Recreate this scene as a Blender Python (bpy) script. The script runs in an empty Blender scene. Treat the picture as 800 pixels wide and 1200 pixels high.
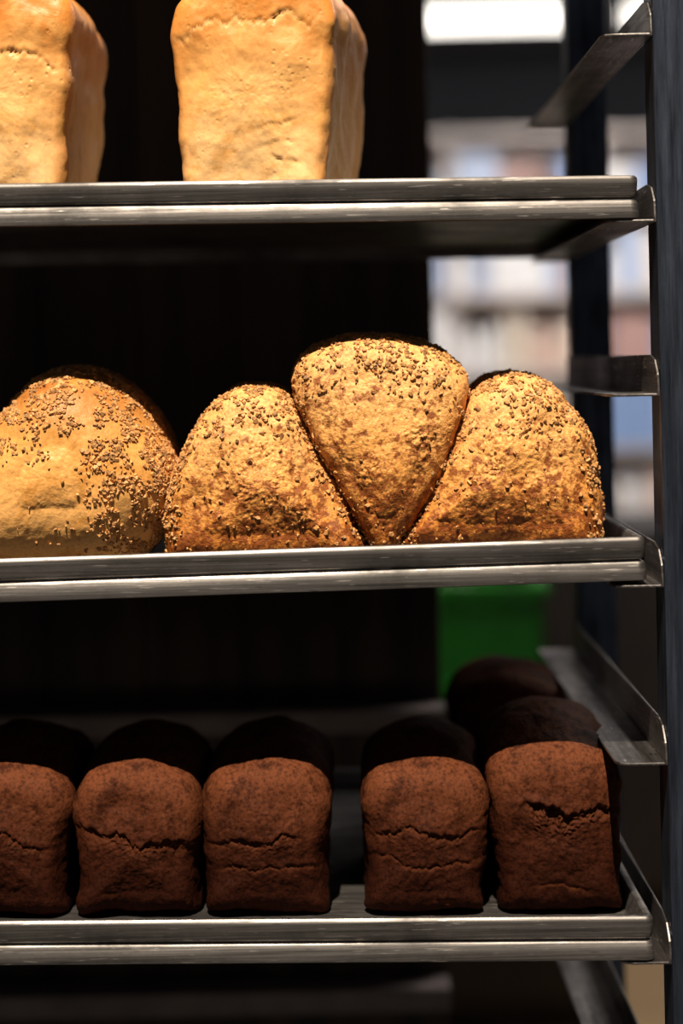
import bpy, bmesh, math, random, time
import numpy as np
from mathutils import Vector, Matrix, noise
T0 = time.time()
random.seed(7)
SC = bpy.context.scene
SC.view_settings.view_transform = 'Standard'
COL = SC.collection

# ---------------------------------------------------------------- materials
def new_mat(name):
    m = bpy.data.materials.new(name); m.use_nodes = True
    nt = m.node_tree
    b = nt.nodes['Principled BSDF']
    return m, nt, b

def node(nt, typ, **kw):
    n = nt.nodes.new(typ)
    for k, v in kw.items():
        if k in n.inputs: n.inputs[k].default_value = v
        else: setattr(n, k, v)
    return n

def ramp(nt, src, stops):
    r = nt.nodes.new('ShaderNodeValToRGB')
    el = r.color_ramp.elements
    while len(el) < len(stops): el.new(0.5)
    for e, (p, c) in zip(el, stops):
        e.position = p
        e.color = c if len(c) == 4 else (*c, 1)
    nt.links.new(src, r.inputs[0])
    return r

def mix(nt, fac, a, b, mode='MIX'):
    m = nt.nodes.new('ShaderNodeMix'); m.data_type = 'RGBA'; m.blend_type = mode
    if isinstance(fac, (int, float)): m.inputs[0].default_value = fac
    else: nt.links.new(fac, m.inputs[0])
    for i, v in ((6, a), (7, b)):
        if isinstance(v, tuple): m.inputs[i].default_value = (*v, 1)
        else: nt.links.new(v, m.inputs[i])
    return m.outputs[2]

def bw(v): return (v, v, v)

def simple(name, col, rough=0.6, metal=0.0, nscale=8, var=0.25, bump=0.1, emit=None):
    m, nt, b = new_mat(name)
    tc = node(nt, 'ShaderNodeTexCoord')
    n = node(nt, 'ShaderNodeTexNoise', Scale=nscale, Detail=5.0)
    nt.links.new(tc.outputs['Object'], n.inputs['Vector'])
    r = ramp(nt, n.outputs[0], [(0.3, tuple(c*(1-var) for c in col)), (0.7, tuple(min(1, c*(1+var)) for c in col))])
    nt.links.new(r.outputs[0], b.inputs['Base Color'])
    b.inputs['Roughness'].default_value = rough
    b.inputs['Metallic'].default_value = metal
    if bump:
        bp = node(nt, 'ShaderNodeBump', Strength=bump, Distance=0.01)
        nt.links.new(n.outputs[0], bp.inputs['Height']); nt.links.new(bp.outputs[0], b.inputs['Normal'])
    if emit:
        b.inputs['Emission Color'].default_value = (*emit[0], 1)
        b.inputs['Emission Strength'].default_value = emit[1]
    return m

def steel(name, base, rough, stretch=(3, 60, 400), stain=0.5, metal=1.0, scratch=None):
    m, nt, b = new_mat(name)
    tc = node(nt, 'ShaderNodeTexCoord')
    mp = node(nt, 'ShaderNodeMapping'); mp.inputs['Scale'].default_value = stretch
    nt.links.new(tc.outputs['Object'], mp.inputs['Vector'])
    br = node(nt, 'ShaderNodeTexNoise', Scale=3.0, Detail=6.0, Roughness=0.7)
    nt.links.new(mp.outputs[0], br.inputs['Vector'])
    st = node(nt, 'ShaderNodeTexNoise', Scale=7.0, Detail=8.0, Roughness=0.68)
    nt.links.new(tc.outputs['Object'], st.inputs['Vector'])
    c1 = ramp(nt, br.outputs[0], [(0.32, tuple(c*0.4 for c in base)), (0.52, base), (0.75, tuple(min(1, c*1.9) for c in base))])
    c2 = ramp(nt, st.outputs[0], [(0.38, bw(1-stain)), (0.60, bw(1.0))])
    c = mix(nt, 1.0, c1.outputs[0], c2.outputs[0], 'MULTIPLY')
    bp = node(nt, 'ShaderNodeBump', Strength=0.35, Distance=0.0006)
    if scratch:
        mp2 = node(nt, 'ShaderNodeMapping'); mp2.inputs['Scale'].default_value = scratch; mp2.inputs['Rotation'].default_value = (0, 0.12, 0.05)
        nt.links.new(tc.outputs['Object'], mp2.inputs['Vector'])
        s2 = node(nt, 'ShaderNodeTexNoise', Scale=5.0, Detail=2.0, Roughness=0.5); nt.links.new(mp2.outputs[0], s2.inputs['Vector'])
        sr = ramp(nt, s2.outputs[0], [(0.66, bw(0)), (0.71, bw(0.7))]).outputs[0]
        c = mix(nt, sr, c, tuple(min(1, v*2.4) for v in base))
        sd = ramp(nt, s2.outputs[0], [(0.26, bw(0.35)), (0.32, bw(1.0))]).outputs[0]
        c = mix(nt, 1.0, c, sd, 'MULTIPLY')
    nt.links.new(c, b.inputs['Base Color'])
    rr = ramp(nt, st.outputs[0], [(0.3, bw(rough+0.2)), (0.7, bw(rough-0.08))])
    nt.links.new(rr.outputs[0], b.inputs['Roughness'])
    b.inputs['Metallic'].default_value = metal
    nt.links.new(br.outputs[0], bp.inputs['Height']); nt.links.new(bp.outputs[0], b.inputs['Normal'])
    return m

def bread(name, low, mid, top, patch, crumb, pscale=35, patch_thr=(0.5, 0.62), speck=0.3, rough=0.6, bumpd=0.0016, h0=0.35, h1=0.95, spec=0.3, bstr=0.8, pk=0.35, edge=None, lowpatch=0.0):
    m, nt, b = new_mat(name)
    tc = node(nt, 'ShaderNodeTexCoord')
    O = tc.outputs['Object']
    def nz(scale, det=4.0, r=0.6):
        n = node(nt, 'ShaderNodeTexNoise', Scale=scale, Detail=det, Roughness=r)
        nt.links.new(O, n.inputs['Vector']); return n.outputs[0]
    n1, n2, n3 = nz(14), nz(pscale, 6, 0.7), nz(330, 3, 0.6)
    at = node(nt, 'ShaderNodeAttribute', attribute_name='hgt')
    add = node(nt, 'ShaderNodeMath', operation='MULTIPLY_ADD'); add.inputs[1].default_value = 0.6
    nt.links.new(n1, add.inputs[0]); nt.links.new(at.outputs['Fac'], add.inputs[2])
    sub = node(nt, 'ShaderNodeMath', operation='SUBTRACT'); sub.inputs[1].default_value = 0.3
    nt.links.new(add.outputs[0], sub.inputs[0])
    base = ramp(nt, sub.outputs[0], [(h0, low), ((h0+h1)/2, mid), (h1, top)]).outputs[0]
    if edge:      # crust baked darker towards the rim of the end face
        er = node(nt, 'ShaderNodeAttribute', attribute_name='rim')
        ea = node(nt, 'ShaderNodeMath', operation='MULTIPLY_ADD'); ea.inputs[1].default_value = 0.5
        nt.links.new(n1, ea.inputs[0]); nt.links.new(er.outputs['Fac'], ea.inputs[2])
        mr = node(nt, 'ShaderNodeMapRange'); mr.inputs['From Min'].default_value = 0.95; mr.inputs['From Max'].default_value = 1.3
        mr.inputs['To Max'].default_value = 0.9
        nt.links.new(ea.outputs[0], mr.inputs['Value'])
        base = mix(nt, mr.outputs[0], base, edge)
    if lowpatch:  # more browned blisters near the oven floor
        la = node(nt, 'ShaderNodeMath', operation='MULTIPLY_ADD'); la.inputs[1].default_value = -lowpatch; la.inputs[2].default_value = lowpatch*0.6
        nt.links.new(at.outputs['Fac'], la.inputs[0])
        lb = node(nt, 'ShaderNodeMath', operation='MULTIPLY_ADD'); lb.inputs[1].default_value = 0.35
        nt.links.new(n1, lb.inputs[0]); nt.links.new(la.outputs[0], lb.inputs[2])
        lc = node(nt, 'ShaderNodeMath', operation='ADD'); nt.links.new(lb.outputs[0], lc.inputs[0]); nt.links.new(n2, lc.inputs[1])
        ld = node(nt, 'ShaderNodeMath', operation='SUBTRACT'); ld.inputs[1].default_value = 0.175; nt.links.new(lc.outputs[0], ld.inputs[0])
        n2 = ld.outputs[0]
    pr = ramp(nt, n2, [(patch_thr[0], bw(0)), (patch_thr[1], bw(0.9))]).outputs[0]
    c = mix(nt, pr, base, patch)
    sp = ramp(nt, n3, [(0.3, bw(1-speck)), (0.5, bw(1)), (0.75, bw(1+speck*0.6))]).outputs[0]
    c = mix(nt, 1.0, c, sp, 'MULTIPLY')
    ck = node(nt, 'ShaderNodeAttribute', attribute_name='crack')
    c = mix(nt, ck.outputs['Fac'], c, crumb)
    nt.links.new(c, b.inputs['Base Color'])
    b.inputs['Roughness'].default_value = rough
    b.inputs['Specular IOR Level'].default_value = spec
    v = node(nt, 'ShaderNodeTexVoronoi', Scale=160.0); nt.links.new(O, v.inputs['Vector'])
    vr = ramp(nt, v.outputs['Distance'], [(0.0, bw(0)), (0.35, bw(1))]).outputs[0]
    pm = ramp(nt, nz(22), [(0.5, bw(0)), (0.62, bw(1))]).outputs[0]
    pits = mix(nt, pm, (1, 1, 1), vr)
    h1n = mix(nt, 0.5, n3, nz(120, 5, 0.7))
    hh = mix(nt, pk, h1n, pits)
    bp = node(nt, 'ShaderNodeBump', Strength=bstr, Distance=bumpd)
    nt.links.new(hh, bp.inputs['Height']); nt.links.new(bp.outputs[0], b.inputs['Normal'])
    return m

M_white = bread('crust_white', (0.88, 0.54, 0.24), (0.80, 0.42, 0.14), (0.60, 0.21, 0.035), (0.74, 0.36, 0.10), (0.80, 0.44, 0.16), speck=0.09, bumpd=0.0012, h0=0.15, h1=0.9, rough=0.45, pk=0.6, edge=(0.66, 0.25, 0.05))
M_bran = bread('crust_bran', (0.56, 0.20, 0.035), (0.72, 0.32, 0.08), (0.74, 0.37, 0.12), (0.21, 0.050, 0.009), (0.6, 0.36, 0.15), pscale=110, patch_thr=(0.50, 0.60), speck=0.42, bumpd=0.0036, bstr=1.0, rough=0.5, spec=0.3, h0=0.1, h1=0.8, lowpatch=0.22)
M_round = bread('crust_bran_pale', (0.76, 0.40, 0.13), (0.70, 0.33, 0.085), (0.34, 0.11, 0.02), (0.58, 0.25, 0.05), (0.6, 0.36, 0.15), pscale=30, speck=0.22, bumpd=0.0017, h0=0.2, rough=0.48, spec=0.3)
M_flake = simple('bran_flakes', (0.47, 0.225, 0.07), 0.65, nscale=200, var=0.65, bump=0)
M_rye = bread('crust_rye', (0.020, 0.0046, 0.0020), (0.040, 0.0100, 0.0040), (0.092, 0.027, 0.0105), (0.024, 0.006, 0.0024), (0.055, 0.015, 0.005), pscale=45, speck=0.6, rough=0.7, bumpd=0.0024, spec=0.05, h0=0.2, h1=0.92, bstr=0.9)  # height ramp paints a sunlit top and shaded foot into the crust colour

M_tray = steel('brushed_steel_tray', (0.245, 0.225, 0.215), 0.40, stretch=(1.5, 30, 130), metal=0.92, stain=0.6, scratch=(8, 60, 160))
M_post = steel('dark_steel_post', (0.10, 0.12, 0.17), 0.40, stretch=(60, 60, 3))
M_run = steel('steel_runner', (0.32, 0.29, 0.28), 0.36, stretch=(60, 2, 60), stain=0.65, scratch=(60, 8, 60))

# ---------------------------------------------------------------- helpers
def obj_from(name, verts, faces, mats, smooth=False, parent=None):
    me = bpy.data.meshes.new(name)
    me.from_pydata(verts, [], faces); me.update()
    for m in mats: me.materials.append(m)
    if smooth: me.polygons.foreach_set('use_smooth', [True]*len(me.polygons))
    o = bpy.data.objects.new(name, me); COL.objects.link(o)
    if parent: o.parent = parent
    return o

class MB:
    def __init__(s): s.v, s.f, s.m = [], [], []
    def box(s, x0, x1, y0, y1, z0, z1, mi=0):
        n = len(s.v)
        s.v += [(x0,y0,z0),(x1,y0,z0),(x1,y1,z0),(x0,y1,z0),(x0,y0,z1),(x1,y0,z1),(x1,y1,z1),(x0,y1,z1)]
        for q in ((0,3,2,1),(4,5,6,7),(0,1,5,4),(1,2,6,5),(2,3,7,6),(3,0,4,7)):
            s.f.append(tuple(n+i for i in q)); s.m.append(mi)
    def prism_x(s, pts, x0, x1, mi=0):       # pts (y,z)
        n = len(s.v); k = len(pts)
        s.v += [(x0, p[0], p[1]) for p in pts] + [(x1, p[0], p[1]) for p in pts]
        s.f.append(tuple(n+i for i in range(k))[::-1]); s.m.append(mi)
        s.f.append(tuple(n+k+i for i in range(k))); s.m.append(mi)
        for i in range(k):
            j = (i+1) % k
            s.f.append((n+i, n+j, n+k+j, n+k+i)); s.m.append(mi)
    def prism_z(s, pts, z0, z1, mi=0, top=1.0):
        n = len(s.v); k = len(pts)
        cx = sum(p[0] for p in pts)/k; cy = sum(p[1] for p in pts)/k
        s.v += [(p[0], p[1], z0) for p in pts] + [(cx+(p[0]-cx)*top, cy+(p[1]-cy)*top, z1) for p in pts]
        s.f.append(tuple(n+i for i in range(k))[::-1]); s.m.append(mi)
        s.f.append(tuple(n+k+i for i in range(k))); s.m.append(mi)
        for i in range(k):
            j = (i+1) % k
            s.f.append((n+i, n+j, n+k+j, n+k+i)); s.m.append(mi)
    def make(s, name, mats, parent=None, bevel=0.0):
        o = obj_from(name, s.v, s.f, mats, parent=parent)
        o.data.polygons.foreach_set('material_index', s.m)
        bm = bmesh.new(); bm.from_mesh(o.data); bmesh.ops.recalc_face_normals(bm, faces=bm.faces); bm.to_mesh(o.data); bm.free()
        if bevel:
            b = o.modifiers.new('bevel', 'BEVEL'); b.width = bevel; b.segments = 2; b.limit_method = 'ANGLE'
        return o

def catmull(pts, n):
    P = [Vector(p) for p in pts]; k = len(P); dense = []
    for i in range(k):
        p0, p1, p2, p3 = P[i-1], P[i], P[(i+1) % k], P[(i+2) % k]
        for t in np.linspace(0, 1, 16, endpoint=False):
            t = float(t)
            dense.append(0.5*((2*p1)+(p2-p0)*t+(2*p0-5*p1+4*p2-p3)*t*t+(3*p1-p0-3*p2+p3)*t**3))
    D = np.array([(d.x, d.y) for d in dense]); D2 = np.vstack([D, D[:1]])
    s = np.concatenate([[0], np.cumsum(np.linalg.norm(np.diff(D2, axis=0), axis=1))])
    u = np.linspace(0, s[-1], n, endpoint=False)
    return np.stack([np.interp(u, s, D2[:, 0]), np.interp(u, s, D2[:, 1])], 1)

def loaf(name, pts, k, loc, depth, r, mats, lean=-1.2, yaw=0, tilt=0, n=240, bulge=0.004, dome=0.04,
         amp=(0.003, 0.0008), cracks=(), rb=None, capn=46, seed=0, flakes=0, flake_mask=None, rough_face=0.0, fsize=1.0, lfreq=22):
    Q = catmull(pts, n)*k
    lo, hi = Q[:, 1].min(), Q[:, 1].max()
    c = np.array([(Q[:, 0].min()+Q[:, 0].max())/2, lo+(hi-lo)*0.48])
    R = np.linalg.norm(Q-c, axis=1).mean()
    rb = rb or r
    rings = []
    s0 = 1-r/R
    for i in range(1, capn): s = s0*i/capn; rings.append((s, -bulge*(1-(s/s0)**2)))
    nr = max(14, int(r/0.0016))
    for a in np.linspace(0, math.pi/2, nr): rings.append((1-r*(1-math.sin(a))/R, r*(1-math.cos(a))))
    m = max(6, int((depth-r-rb)/0.004))
    for y in np.linspace(r, depth-rb, m)[1:-1]: rings.append((1.0, y))
    for a in np.linspace(math.pi/2, 0, 8): rings.append((1-rb*(1-math.sin(a))/R, depth-rb*(1-math.cos(a))))
    for i in range(5, 0, -1): rings.append(((1-rb/R)*i/6, depth))
    V = [np.array([[c[0], -bulge, c[1]]])]
    rim = [0.0]
    for s, y in rings:
        p = c+(Q-c)*s
        zz = p[:, 1].copy()
        up = np.clip((zz-lo)/(hi-lo), 0, 1)
        zz += (hi-lo)*dome*up**2*math.sin(math.pi*min(max(y/depth, 0), 1))
        V.append(np.stack([p[:, 0], np.full(n, y), zz], 1))
        rim += [s if y < depth*0.1 else 0.75]*n
    rim.append(0.75)
    V.append(np.array([[c[0], depth, c[1]]]))
    V = np.vstack(V)
    F = []
    for j in range(n): F.append((0, 1+j, 1+(j+1) % n))
    for i in range(len(rings)-1):
        a, b = 1+i*n, 1+(i+1)*n
        for j in range(n):
            j2 = (j+1) % n
            F.append((a+j, b+j, b+j2, a+j2))
    a = 1+(len(rings)-1)*n; e = len(V)-1
    for j in range(n): F.append((a+j, e, a+(j+1) % n))
    me = bpy.data.meshes.new(name)
    me.from_pydata(V.tolist(), [], F); me.update()
    bm = bmesh.new(); bm.from_mesh(me); bmesh.ops.recalc_face_normals(bm, faces=bm.faces); bm.to_mesh(me); bm.free()
    N = np.empty(len(V)*3); me.vertices.foreach_get('normal', N); N = N.reshape(-1, 3)
    off = Vector((seed*3.1, seed*1.7, seed*0.9))
    ck = np.zeros(len(V)); hg = (V[:, 2]-lo)/(hi-lo)
    VL, NL = V.tolist(), N.tolist()
    for i in range(len(VL)):
        p = Vector(VL[i]); q = p+off; nv = NL[i]
        d = amp[0]*noise.fractal(q*lfreq, 1.0, 2.0, 2)+amp[1]*noise.fractal(q*130, 0.8, 2.0, 3)
        if rough_face and nv[1] < -0.3:
            t = noise.noise(q*45)
            if t > -0.2: d += rough_face*(t+0.2)*noise.fractal(q*330, 0.6, 2.0, 2)
        front = min(1, max(0, (-nv[1]-0.15)/0.4))
        if front > 0:
            for (e0, sl, am, xa, xb, dp, wd) in cracks:
                xr = p.x/k
                fade = min(1, max(0, (xr-xa)/22))*min(1, max(0, (xb-xr)/22))
                if fade <= 0 or abs(p.z/k-e0-sl*xr) > 70: continue
                zc = e0+sl*xr+am*noise.fractal(Vector((xr*0.022+seed*5.3, e0*0.1, 0)), 0.7, 2.3, 5)
                dd = (p.z/k-zc)
                nn_ = 0.4+1.2*abs(noise.noise(Vector((xr*0.05, seed+e0, 3))))
                w = wd*nn_
                if dd > 0: g = math.exp(-(dd/1.6)**2); lipv = 0.35*math.exp(-((dd-5)/5)**2)
                else: g = math.exp(-(dd/w)**2); lipv = 0
                d -= front*fade*k*dp*nn_*(g-lipv)
                if -dd > 0: d += front*fade*k*dp*0.5*math.exp(-(dd/(w*2))**2)*noise.noise(q*420)
                if dd < 0: ck[i] = max(ck[i], front*fade*min(1, g*1.1))
        V[i, 0] += nv[0]*d; V[i, 1] += nv[1]*d; V[i, 2] += nv[2]*d
    V[:, 2] = np.maximum(V[:, 2], lo)
    me.vertices.foreach_set('co', V.ravel())
    for nm, arr in (('crack', ck), ('hgt', hg), ('rim', np.array(rim, dtype=float))):
        at = me.attributes.new(nm, 'FLOAT', 'POINT'); at.data.foreach_set('value', arr)
    me.polygons.foreach_set('use_smooth', [True]*len(me.polygons)); me.update()
    for mm in mats: me.materials.append(mm)
    o = bpy.data.objects.new(name, me); COL.objects.link(o)
    o.matrix_world = Matrix.Translation(loc) @ Matrix.Rotation(math.radians(yaw), 4, 'Z') @ Matrix.Rotation(math.radians(-lean), 4, 'Y') @ Matrix.Rotation(math.radians(tilt), 4, 'X')
    if flakes:
        rnd = random.Random(seed+50)
        npoly = len(me.polygons)
        areas = np.empty(npoly); me.polygons.foreach_get('area', areas); cum = np.cumsum(areas)/areas.sum()
        pn = np.empty(npoly*3); me.polygons.foreach_get('normal', pn); pn = pn.reshape(-1, 3)
        idx = np.searchsorted(cum, np.random.default_rng(seed).random(flakes*12))
        fv, ff = [], []; cnt = 0
        for fi in idx:
            if cnt >= flakes: break
            fi = min(int(fi), npoly-1)
            vs = [Vector(V[j].tolist()) for j in me.polygons[fi].vertices]
            u_, v_ = rnd.random(), rnd.random()
            if len(vs) == 4: cp = vs[0].lerp(vs[1], u_).lerp(vs[3].lerp(vs[2], u_), v_)
            else: cp = (vs[0]+vs[1]+vs[2])/3
            nn = Vector(pn[fi].tolist())
            if cp.y > depth*0.8: continue
            if rnd.random() > flake_mask(cp.x/k, cp.z/k, cp.y, nn): continue
            if rnd.random() > 0.6+1.7*noise.noise(cp*70+off): continue
            cnt += 1
            nn = (nn+Vector((rnd.gauss(0, .42), rnd.gauss(0, .42), rnd.gauss(0, .42)))).normalized()
            t1 = nn.orthogonal().normalized(); t1.rotate(Matrix.Rotation(rnd.random()*6.28, 3, nn)); t2 = nn.cross(t1)
            L = (0.0009+0.0025*rnd.random()**2)*fsize; W = L*rnd.uniform(0.4, 0.9); T = rnd.uniform(0.0004, 0.0013)
            b0 = len(fv); kk = 5
            cc = cp+nn*0.0004
            for h in (-0.0006, T):
                for q in range(kk):
                    an = q*6.283/kk+rnd.uniform(-.4, .4)
                    fv.append(tuple(cc+t1*(L*math.cos(an)*(1-.2*(h > 0)))+t2*(W*math.sin(an)*(1-.2*(h > 0)))+nn*(h+rnd.uniform(0, .0005))))
            ff.append(tuple(b0+kk+q for q in range(kk)))
            for q in range(kk): ff.append((b0+q, b0+(q+1) % kk, b0+kk+(q+1) % kk, b0+kk+q))
        fo = obj_from('bran_topping', fv, ff, [M_flake], parent=o)
    return o

# ---------------------------------------------------------------- rack
TR, TL = 0.245, -0.545
Y0, Y1 = -0.004, 0.515
def tray(zc, slope):
    prof = [(-.012,-.021),(-.010,-.0195),(-.0075,-.004),(-.006,-.001),(-.0035,0),(-.001,-.0004),(.0006,-.002),(.001,-.004),
            (.0002,-.0165),(-.0008,-.0178),(-.0035,-.0188),(-.0035,-.0198),(-.0005,-.0205),(.0007,-.022),(.0018,-.0325),(.0014,-.0352),
            (-.001,-.036),(-.003,-.0355),(-.004,-.0235)]
    def ring(o, h):
        out = []; rad = max(0.006+o, 0.0008)
        x0, x1, y0, y1 = TL-o, TR+o, Y0-o, Y1+o
        for (cx, cy, a0) in ((x1-rad, y0+rad, -90), (x1-rad, y1-rad, 0), (x0+rad, y1-rad, 90), (x0+rad, y0+rad, 180)):
            for s in range(5):
                a = math.radians(a0+s*22.5)
                x = cx+rad*math.cos(a); y = cy+rad*math.sin(a)
                out.append((x, y, zc+slope*x+h))
        return out
    v, f = [], []; n = 20
    for o, h in prof: v += ring(o, h)
    for i in range(len(prof)-1):
        for j in range(n):
            j2 = (j+1) % n
            f.append((i*n+j, i*n+j2, (i+1)*n+j2, (i+1)*n+j))
    f.append(tuple(range(n))); f.append(tuple((len(prof)-1)*n+j for j in range(n))[::-1])
    o = obj_from('baking_tray', v, f, [M_tray], smooth=True)
    bm = bmesh.new(); bm.from_mesh(o.data); bmesh.ops.recalc_face_normals(bm, faces=bm.faces); bm.to_mesh(o.data); bm.free()
    o.data.set_sharp_from_angle(angle=math.radians(35))
    return o
tray(1.4513, -0.0075); tray(1.1500, 0.0134); tray(0.8458, -0.0133); tray(0.545, 0.0)

rack = bpy.data.objects.new('bakery_rack', None); COL.objects.link(rack)
mb = MB()
for x0 in (0.2605, -0.6055):
    for y0 in (0.0, 0.52): mb.box(x0, x0+0.045, y0, y0+0.04, 0.12, 2.05)
mb.make('posts', [M_post], rack, 0.003)
mb = MB()
for z in (0.14, 2.0):
    mb.box(-0.56, 0.2605, 0.002, 0.038, z, z+0.035); mb.box(-0.56, 0.2605, 0.522, 0.558, z, z+0.035)
    mb.box(0.2615, 0.3045, 0.04, 0.52, z, z+0.035); mb.box(-0.6045, -0.5615, 0.04, 0.52, z, z+0.035)
mb.make('frame_bars', [M_post], rack, 0.002)
mb = MB()
for z in (0.335, 0.508, 0.655, 0.803, 0.966, 1.1115, 1.268, 1.4105, 1.563, 1.72, 1.87):
    zs = z
    for side in (1, -1):
        w = 0.2600 if side > 0 else -0.5600
        i = w-side*0.042
        prof = [(0.556, zs), (0.556, zs+0.034), (0.03, zs+0.034), (0.010, zs+0.030), (-0.002, zs+0.018), (-0.004, zs+0.004), (-0.004, zs)]
        a, b = sorted((w, w-side*0.002))
        mb.prism_x(prof, a, b)
        ri = 0.010
        pts = [(w-side*0.002, -0.004), (i+side*ri, -0.004), (i+side*ri*0.3, -0.004+ri*0.3), (i, -0.004+ri), (i, 0.556), (w-side*0.002, 0.556)]
        mb.prism_z(pts, zs, zs+0.0022)
mb.make('tray_runners', [M_run], rack, 0.0006)
M_rub = simple('caster_rubber', (0.02, 0.02, 0.02), 0.6)
mb = MB()
for x0 in (0.283, -0.583):
    for y0 in (0.02, 0.54):
        circ = [(y0+0.05*math.cos(a), 0.056+0.05*math.sin(a)) for a in np.linspace(0, 2*math.pi, 28, endpoint=False)]
        mb.prism_x(circ, x0-0.014, x0+0.014)
        mb.box(x0-0.02, x0-0.016, y0-0.02, y0+0.02, 0.04, 0.125); mb.box(x0+0.016, x0+0.02, y0-0.02, y0+0.02, 0.04, 0.125)
        mb.box(x0-0.02, x0+0.02, y0-0.02, y0+0.02, 0.11, 0.13)
mb.make('casters', [M_rub], rack, 0.001)

# ---------------------------------------------------------------- white tin loaves (top tray)
tin = [(-80,0),(-84,30),(-90,90),(-96,150),(-100,190),(-99,222),(-86,252),(-50,272),(0,280),(50,274),(84,256),(97,226),(95,190),(92,150),(88,90),(84,30),(80,0),(40,0),(0,0),(-40,0)]
kT = 0.0007225
loaf('white_tin_loaf', tin, kT, (-0.0730, 0.042, 1.4322), 0.19, 0.013, [M_white], yaw=-10, seed=1, amp=(0.004, 0.0005),
     cracks=[(216, 0.04, 22, -98, 90, 2.8, 6), (88, 0.3, 8, 0, 66, 2.2, 3), (60, -0.1, 6, 15, 75, 1.8, 3), (74, 0.1, 6, 5, 60, 1.6, 3)], bulge=0.007)
loaf('white_tin_loaf', tin, kT, (-0.2945, 0.045, 1.4338), 0.20, 0.016, [M_white], yaw=-1, seed=2, amp=(0.004, 0.0005),
     cracks=[(190, -0.15, 22, -70, 96, 2.8, 6)], bulge=0.007)

# ---------------------------------------------------------------- bran breads (middle tray)
kM = 0.00072
LOC = Vector((-0.0032, 0.034, 1.1459))
def center(pts):
    cx = sum(p[0] for p in pts)/len(pts)
    mn = min(p[1] for p in pts)
    return cx, mn
def midbread(name, pts, mat, depth, r, dy=0, **kw):
    cx, mn = center(pts)
    s, c = math.sin(math.radians(1.2)), math.cos(math.radians(1.2))
    loc = LOC+Vector(((cx*c+mn*s)*kM, dy, (mn*c-cx*s)*kM))
    return loaf(name, [(p[0]-cx, p[1]-mn) for p in pts], kM, loc, depth, r, [mat], **kw)
B = [(-196,-22),(-208,0),(-208,45),(-197,92),(-173,138),(-143,168),(-108,179),(-74,173),(-48,148),(-24,104),(4,50),(28,4),(33,-14),(22,-20),(-80,-22)]
C = [(-58,178),(-57,200),(-42,220),(-5,236),(40,241),(86,236),(124,220),(146,196),(149,168),(139,128),(114,72),(87,26),(66,-3),(58,-14),(42,-14),(34,-1),(8,46),(-23,102),(-46,146)]
Dd = [(70,-8),(76,14),(101,58),(127,112),(148,158),(172,186),(205,197),(243,187),(275,158),(295,118),(306,74),(310,35),(307,5),(294,-9),(180,-9)]
A = [(-400,160),(-365,190),(-325,201),(-280,190),(-237,152),(-207,102),(-199,60),(-210,18),(-242,-18),(-290,-28),(-360,-30),(-440,-30),(-466,-5),(-472,40),(-448,105)]
def mk_mask(hi_e, base=0.12):
    def f(x, e, y, n):
        t = min(1, max(0, (e-hi_e)/55))
        side = min(1, max(0, (y-0.003)/0.014))
        if e < 50: side *= 0.5
        return min(1, base+0.9*max(t, side))
    return f
midbread('bran_bread', B, M_bran, 0.15, 0.030, seed=3, flakes=5200, fsize=1.05, flake_mask=mk_mask(135, 0.05), rough_face=0.0024, bulge=0.010, amp=(0.004, 0.0007))
midbread('bran_bread', C, M_bran, 0.15, 0.026, dy=-0.002, seed=4, flakes=4300, fsize=1.05, flake_mask=mk_mask(185, 0.03), rough_face=0.0016, bulge=0.010, amp=(0.003, 0.0006))
midbread('bran_bread', Dd, M_bran, 0.15, 0.030, seed=5, flakes=5200, fsize=1.05, flake_mask=mk_mask(135, 0.05), rough_face=0.0024, bulge=0.010, amp=(0.004, 0.0007))
def maskA(x, e, y, n):
    return min(1, 0.03+0.95*max(min(1, max(0, (e-125)/50)), min(1, max(0, (x-15+0.3*(e-100))/50))))
midbread('bran_bread', A, M_round, 0.19, 0.062, dy=-0.006, seed=8, flakes=6500, fsize=1.05, flake_mask=maskA, bulge=0.006, amp=(0.003, 0.0005), capn=30, lfreq=14)

# ---------------------------------------------------------------- rye tin loaves (bottom tray)
rye = [(-70,0),(-71,30),(-73,80),(-77,112),(-77,128),(-66,150),(-40,165),(0,172),(40,165),(66,150),(77,128),(77,112),(73,80),(71,30),(70,0),(35,0),(0,0),(-35,0)]
kR = 0.0007275
def fz(x): return 0.8254-0.0133*x
specs = [(-0.2994, 0, -1.2, [(98, -0.2, 12, -80, 66, 4, 9)]),
         (-0.1845, 1, -1.2, [(94, -0.10, 18, -74, 70, 5.5, 16), (30, 0.1, 5, -50, -10, 1.5, 4)]),
         (-0.0746, 0, -1.2, [(92, 0.10, 10, -76, 45, 4.5, 9), (60, 0.0, 10, -60, 74, 2.6, 5)]),
         (0.0614, -1, -1.2, [(98, 0.08, 12, -74, 74, 4, 9), (66, 0.0, 10, -74, 76, 2.6, 5), (18, 0.0, 6, -10, 50, 2.5, 4)]),
         (0.1790, -2, -0.0, [(122, 0.0, 16, -50, 92, 10, 18), (34, 0.0, 8, -40, 40, 1.5, 5)])]
for i, (x, yw, ln, cr) in enumerate(specs):
    pts = rye if i < 4 else [(p[0]*1.04-p[1]*0.05, p[1]*1.14) for p in rye]
    loaf('rye_tin_loaf', pts, kR, (x, 0.058, fz(x)+0.0017), 0.20, 0.024, [M_rye], yaw=yw, lean=ln, seed=10+i, cracks=cr, bulge=0.006, dome=0.15, amp=(0.004, 0.0009))
loaf('rye_tin_loaf', [(p[0]*1.1, p[1]*1.18) for p in rye], 0.00073, (0.168, 0.335, fz(0.17)+0.001), 0.16, 0.02, [M_rye], lean=0, seed=20, n=120, capn=12, dome=0.07)

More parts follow.
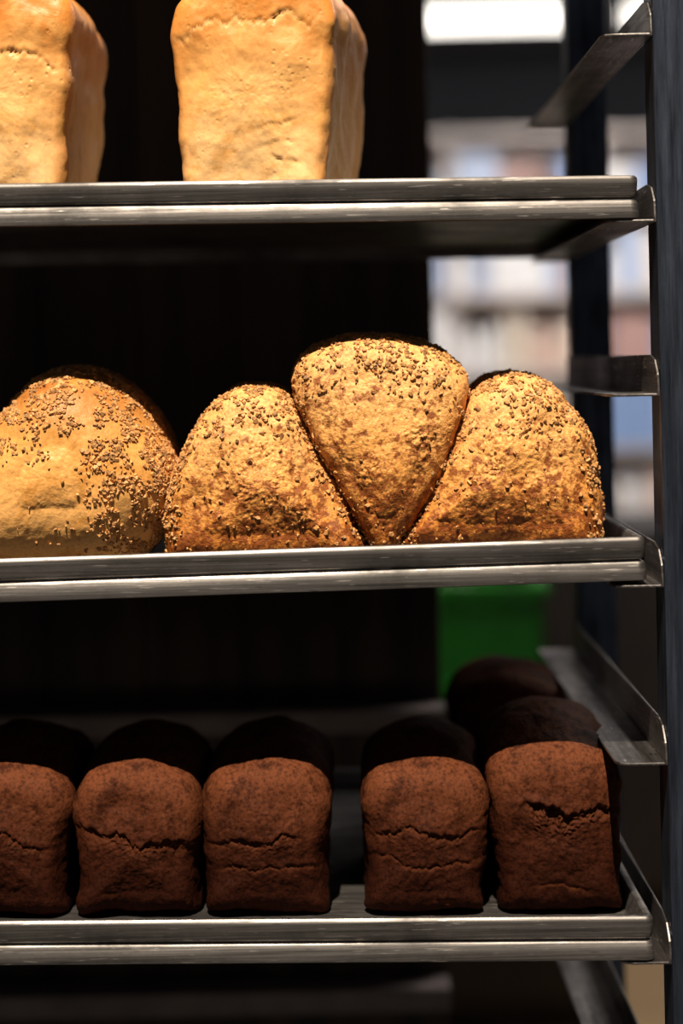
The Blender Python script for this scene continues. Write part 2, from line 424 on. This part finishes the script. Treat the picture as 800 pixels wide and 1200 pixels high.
# ---------------------------------------------------------------- room / shop
M_floor, nt, b = new_mat('floor_tiles')
tc = node(nt, 'ShaderNodeTexCoord'); bk = node(nt, 'ShaderNodeTexBrick', Scale=1.0)
bk.offset = 0.0; bk.inputs['Brick Width'].default_value = 0.4; bk.inputs['Row Height'].default_value = 0.4; bk.inputs['Mortar Size'].default_value = 0.004
bk.inputs['Color1'].default_value = (0.46, 0.30, 0.16, 1); bk.inputs['Color2'].default_value = (0.40, 0.26, 0.14, 1); bk.inputs['Mortar'].default_value = (0.2, 0.15, 0.1, 1)
nt.links.new(tc.outputs['Object'], bk.inputs['Vector']); nt.links.new(bk.outputs[0], b.inputs['Base Color']); b.inputs['Roughness'].default_value = 0.35
def boxobj(name, x0, x1, y0, y1, z0, z1, m, bevel=0):
    q = MB(); q.box(x0, x1, y0, y1, z0, z1); return q.make(name, [m], bevel=bevel)
boxobj('floor', -4, 5, -4, 7.2, -0.1, 0, M_floor)
M_absorb = simple('absorber_dark', (0.018, 0.018, 0.02), 0.85, nscale=60)
boxobj('bounce_absorber', -3.5, 4.5, -3.9, 1.3, 0.0, 0.006, M_absorb)  # added dark sheet, soaks up sunlight bouncing off the floor
M_ceil = simple('ceiling_dark', (0.012, 0.014, 0.02), 0.9, nscale=2)
boxobj('ceiling', -4, 5, -0.42, 7.2, 2.76, 2.86, M_ceil)
M_wd = simple('wall_dark', (0.007, 0.008, 0.011), 0.9, nscale=2)
M_wl = simple('wall_plaster', (0.35, 0.33, 0.32), 0.8, nscale=2)
boxobj('wall_back', -4, 5, 7.0, 7.2, 0, 2.76, M_wd)
boxobj('wall_right', 4.9, 5.0, -0.42, 7.0, 0, 2.76, M_wl)
boxobj('wall_left', -4, -3.9, -0.42, 7.0, 0, 2.76, M_wd)

M_wood, nt, b = new_mat('dark_stained_wood')
tc = node(nt, 'ShaderNodeTexCoord'); mp = node(nt, 'ShaderNodeMapping'); mp.inputs['Scale'].default_value = (14, 14, 0.9)
nt.links.new(tc.outputs['Object'], mp.inputs['Vector'])
nn = node(nt, 'ShaderNodeTexNoise', Scale=1.6, Detail=6.0); nt.links.new(mp.outputs[0], nn.inputs['Vector'])
rr = ramp(nt, nn.outputs[0], [(0.35, (0.014, 0.009, 0.007)), (0.7, (0.06, 0.032, 0.019))]); nt.links.new(rr.outputs[0], b.inputs['Base Color'])
b.inputs['Roughness'].default_value = 0.7
q = MB(); x = -1.6
for i in range(14):
    w = 0.124; q.box(x, x+w-0.002, 0.75, 0.772, 0.007, 2.4); x += w
off = 0.118-x
q.v = [(vx+off, vy, vz) for vx, vy, vz in q.v]
q.box(-1.6, 0.118, 0.772, 0.80, 0.02, 2.38)
M_bat = simple('batten_wood', (0.17, 0.13, 0.12), 0.6, nscale=20)
q.box(-1.6, 0.118, 0.70, 0.748, 0.845, 0.872, 1); q.box(-1.6, 0.118, 0.70, 0.748, 0.50, 0.528, 1)
q.make('wooden_partition', [M_wood, M_bat], bevel=0.001)

cols = [(0.85,0.83,0.82),(0.80,0.58,0.48),(0.24,0.36,0.62),(0.85,0.74,0.60),(0.50,0.30,0.26),(0.9,0.88,0.86),(0.50,0.58,0.75),(0.6,0.47,0.34)]
pm = [simple('package_%d' % i, c, 0.5, nscale=20, var=0.15, bump=0) for i, c in enumerate(cols)]
M_sh = simple('shelf_white', (0.62, 0.54, 0.49), 0.5)
shelf = bpy.data.objects.new('store_shelf', None); COL.objects.link(shelf)
q = MB(); q.box(-1.0, 3.6, 6.9, 6.95, 0.0, 2.36)
SHZ = (0.12, 0.5, 0.86, 1.22, 1.58, 1.94, 2.32)
for z in SHZ: q.box(-1.0, 3.6, 6.42, 6.9, z, z+0.03)
for xx in (-1.0, 0.5, 2.05, 3.57): q.box(xx, xx+0.03, 6.42, 6.9, 0, 2.36)
q.make('shelf_frame', [M_sh], shelf)
q = MB()
for z in SHZ[:-1]:
    xx = -0.95
    while xx < 3.4:
        w = random.uniform(0.06, 0.13); h = random.uniform(0.20, 0.31); mi = random.randrange(8)
        for _ in range(random.randint(1, 2)):
            if xx+w > 3.55: break
            if w < 0.09:
                rr_ = w/2-0.004
                circ = [(xx+w/2+rr_*math.cos(a), 6.50+rr_*math.sin(a)) for a in np.linspace(0, 6.283, 14, endpoint=False)]
                q.prism_z(circ, z+0.031, z+h*0.75, mi); q.prism_z(circ, z+h*0.75, z+h, mi, 0.4)
            else:
                q.box(xx+0.004, xx+w-0.004, 6.44, 6.7, z+0.031, z+0.031+h, mi)
            xx += w
        xx += 0.004
q.make('packages', pm, shelf)

M_tube = simple('lamp_tube', (1, 1, 1), emit=((1.0, 0.94, 0.85), 3.2), bump=0)
M_fix = simple('lamp_housing', (0.02, 0.02, 0.022), 0.7)
for (xa, xb, y) in ((-1.2, 0.985, 5.0), (1.10, 2.9, 5.0)):
    e = bpy.data.objects.new('fluorescent_ceiling_lamp', None); COL.objects.link(e)
    q = MB(); q.box(xa-0.02, xb+0.02, y-0.06, y+0.06, 2.636, 2.67); q.box(xa+0.3, xa+0.33, y-0.01, y+0.01, 2.67, 2.76); q.box(xb-0.33, xb-0.3, y-0.01, y+0.01, 2.67, 2.76)
    q.make('housing', [M_fix], e, 0.004)
    q = MB(); circ = [(y+0.044*math.cos(a), 2.583+0.044*math.sin(a)) for a in np.linspace(0, 6.283, 20, endpoint=False)]
    q.prism_x(circ, xa, xb); q.make('tube', [M_tube], e)

# green crate on a dark low cabinet
M_green = simple('green_plastic', (0.02, 0.33, 0.015), 0.5, var=0.15)
M_cab = simple('cabinet_dark', (0.022, 0.014, 0.011), 0.6)
q = MB()
cx0, cx1, cy0, cy1, z0, z1 = -0.02, 0.385, 1.95, 2.28, 0.62, 0.86
for j in range(6):
    z = z0+0.012+j*0.038
    if z+0.03 > z1: break
    q.box(cx0, cx1, cy0, cy0+0.012, z, z+0.034); q.box(cx0, cx1, cy1-0.012, cy1, z, z+0.034)
    q.box(cx0, cx0+0.012, cy0, cy1, z, z+0.034); q.box(cx1-0.012, cx1, cy0, cy1, z, z+0.034)
q.box(cx0, cx1, cy0, cy1, z0+0.001, z0+0.01)
for xx in np.linspace(cx0, cx1-0.02, 6):
    xx = float(xx)
    q.box(xx, xx+0.02, cy0+0.002, cy0+0.014, z0+0.001, z1); q.box(xx, xx+0.02, cy1-0.014, cy1-0.002, z0+0.001, z1)
q.box(cx0-0.012, cx1+0.012, cy0-0.012, cy0+0.01, z1-0.02, z1); q.box(cx0-0.012, cx1+0.012, cy1-0.01, cy1+0.012, z1-0.02, z1)
q.box(cx0-0.012, cx0+0.01, cy0, cy1, z1-0.02, z1); q.box(cx1-0.01, cx1+0.012, cy0, cy1, z1-0.02, z1)
q.make('green_crate', [M_green], bevel=0.002)
def cabinet(x0, x1, y0, y1, h, nd):
    q = MB(); q.box(x0+.02, x1-.02, y0+.02, y1-.01, 0.06, h-0.035); q.box(x0, x1, y0, y1, h-0.035, h); q.box(x0+.05, x1-.05, y0+.05, y1-.04, 0, 0.06)
    w = (x1-x0-.06)/nd
    for i in range(nd):
        a = x0+.03+i*w
        q.box(a+.004, a+w-.004, y0+.004, y0+.02, 0.08, h-0.045); q.box(a+w-.05, a+w-.035, y0-.014, y0+.004, h*.45, h*.45+.13)
    q.make('low_cabinet', [M_cab], bevel=0.003)
cabinet(-0.9, 0.52, 1.88, 2.38, 0.62, 3)
cabinet(0.30, 2.3, 2.55, 3.05, 0.90, 4)

# ---------------------------------------------------------------- lights
def lamp(name, typ, loc, rot, **kw):
    l = bpy.data.lights.new(name, typ)
    for k, v in kw.items(): setattr(l, k, v)
    o = bpy.data.objects.new(name, l); o.location = loc; o.rotation_euler = rot; COL.objects.link(o); return o
el, az = math.radians(61), math.radians(6)
d = Vector((math.cos(el)*math.sin(az), math.cos(el)*math.cos(az), -math.sin(el)))
s = lamp('sun', 'SUN', (0, -3, 5), (0, 0, 0), energy=9.0, angle=math.radians(0.5), color=(1.0, 0.87, 0.69))
s.rotation_euler = d.to_track_quat('-Z', 'Y').to_euler()
lamp('shelf_fill', 'AREA', (1.2, 5.3, 2.7), (math.radians(25), 0, 0), energy=95, size=2.0, color=(1.0, 0.96, 0.95))  # added fill near the tubes, brightens the shelf and packages
lamp('crate_floor_fill', 'AREA', (1.5, 1.9, 2.7), (math.radians(5), 0, 0), energy=45, size=1.0, color=(1.0, 0.96, 0.92))  # added fill with no fixture, brightens the green crate and floor

w = bpy.data.worlds.new('world'); SC.world = w; w.use_nodes = True
bg = w.node_tree.nodes['Background']; bg.inputs[0].default_value = (0.85, 0.9, 1.0, 1); bg.inputs[1].default_value = 0.045

# ---------------------------------------------------------------- camera
cam = bpy.data.cameras.new('camera'); co = bpy.data.objects.new('camera', cam); COL.objects.link(co)
cam.sensor_fit = 'VERTICAL'; cam.sensor_height = 36; cam.lens = 60; cam.shift_y = -0.145
r = math.radians(1.2)
co.matrix_world = Matrix(((math.cos(r), math.sin(r), 0, 0), (0, 0, -1, -1.4), (-math.sin(r), math.cos(r), 0, 1.3), (0, 0, 0, 1)))
cam.dof.use_dof = True; cam.dof.focus_distance = 1.435; cam.dof.aperture_fstop = 1.8
cam.clip_start = 0.01
SC.camera = co
print('done', time.time()-T0, flush=True)
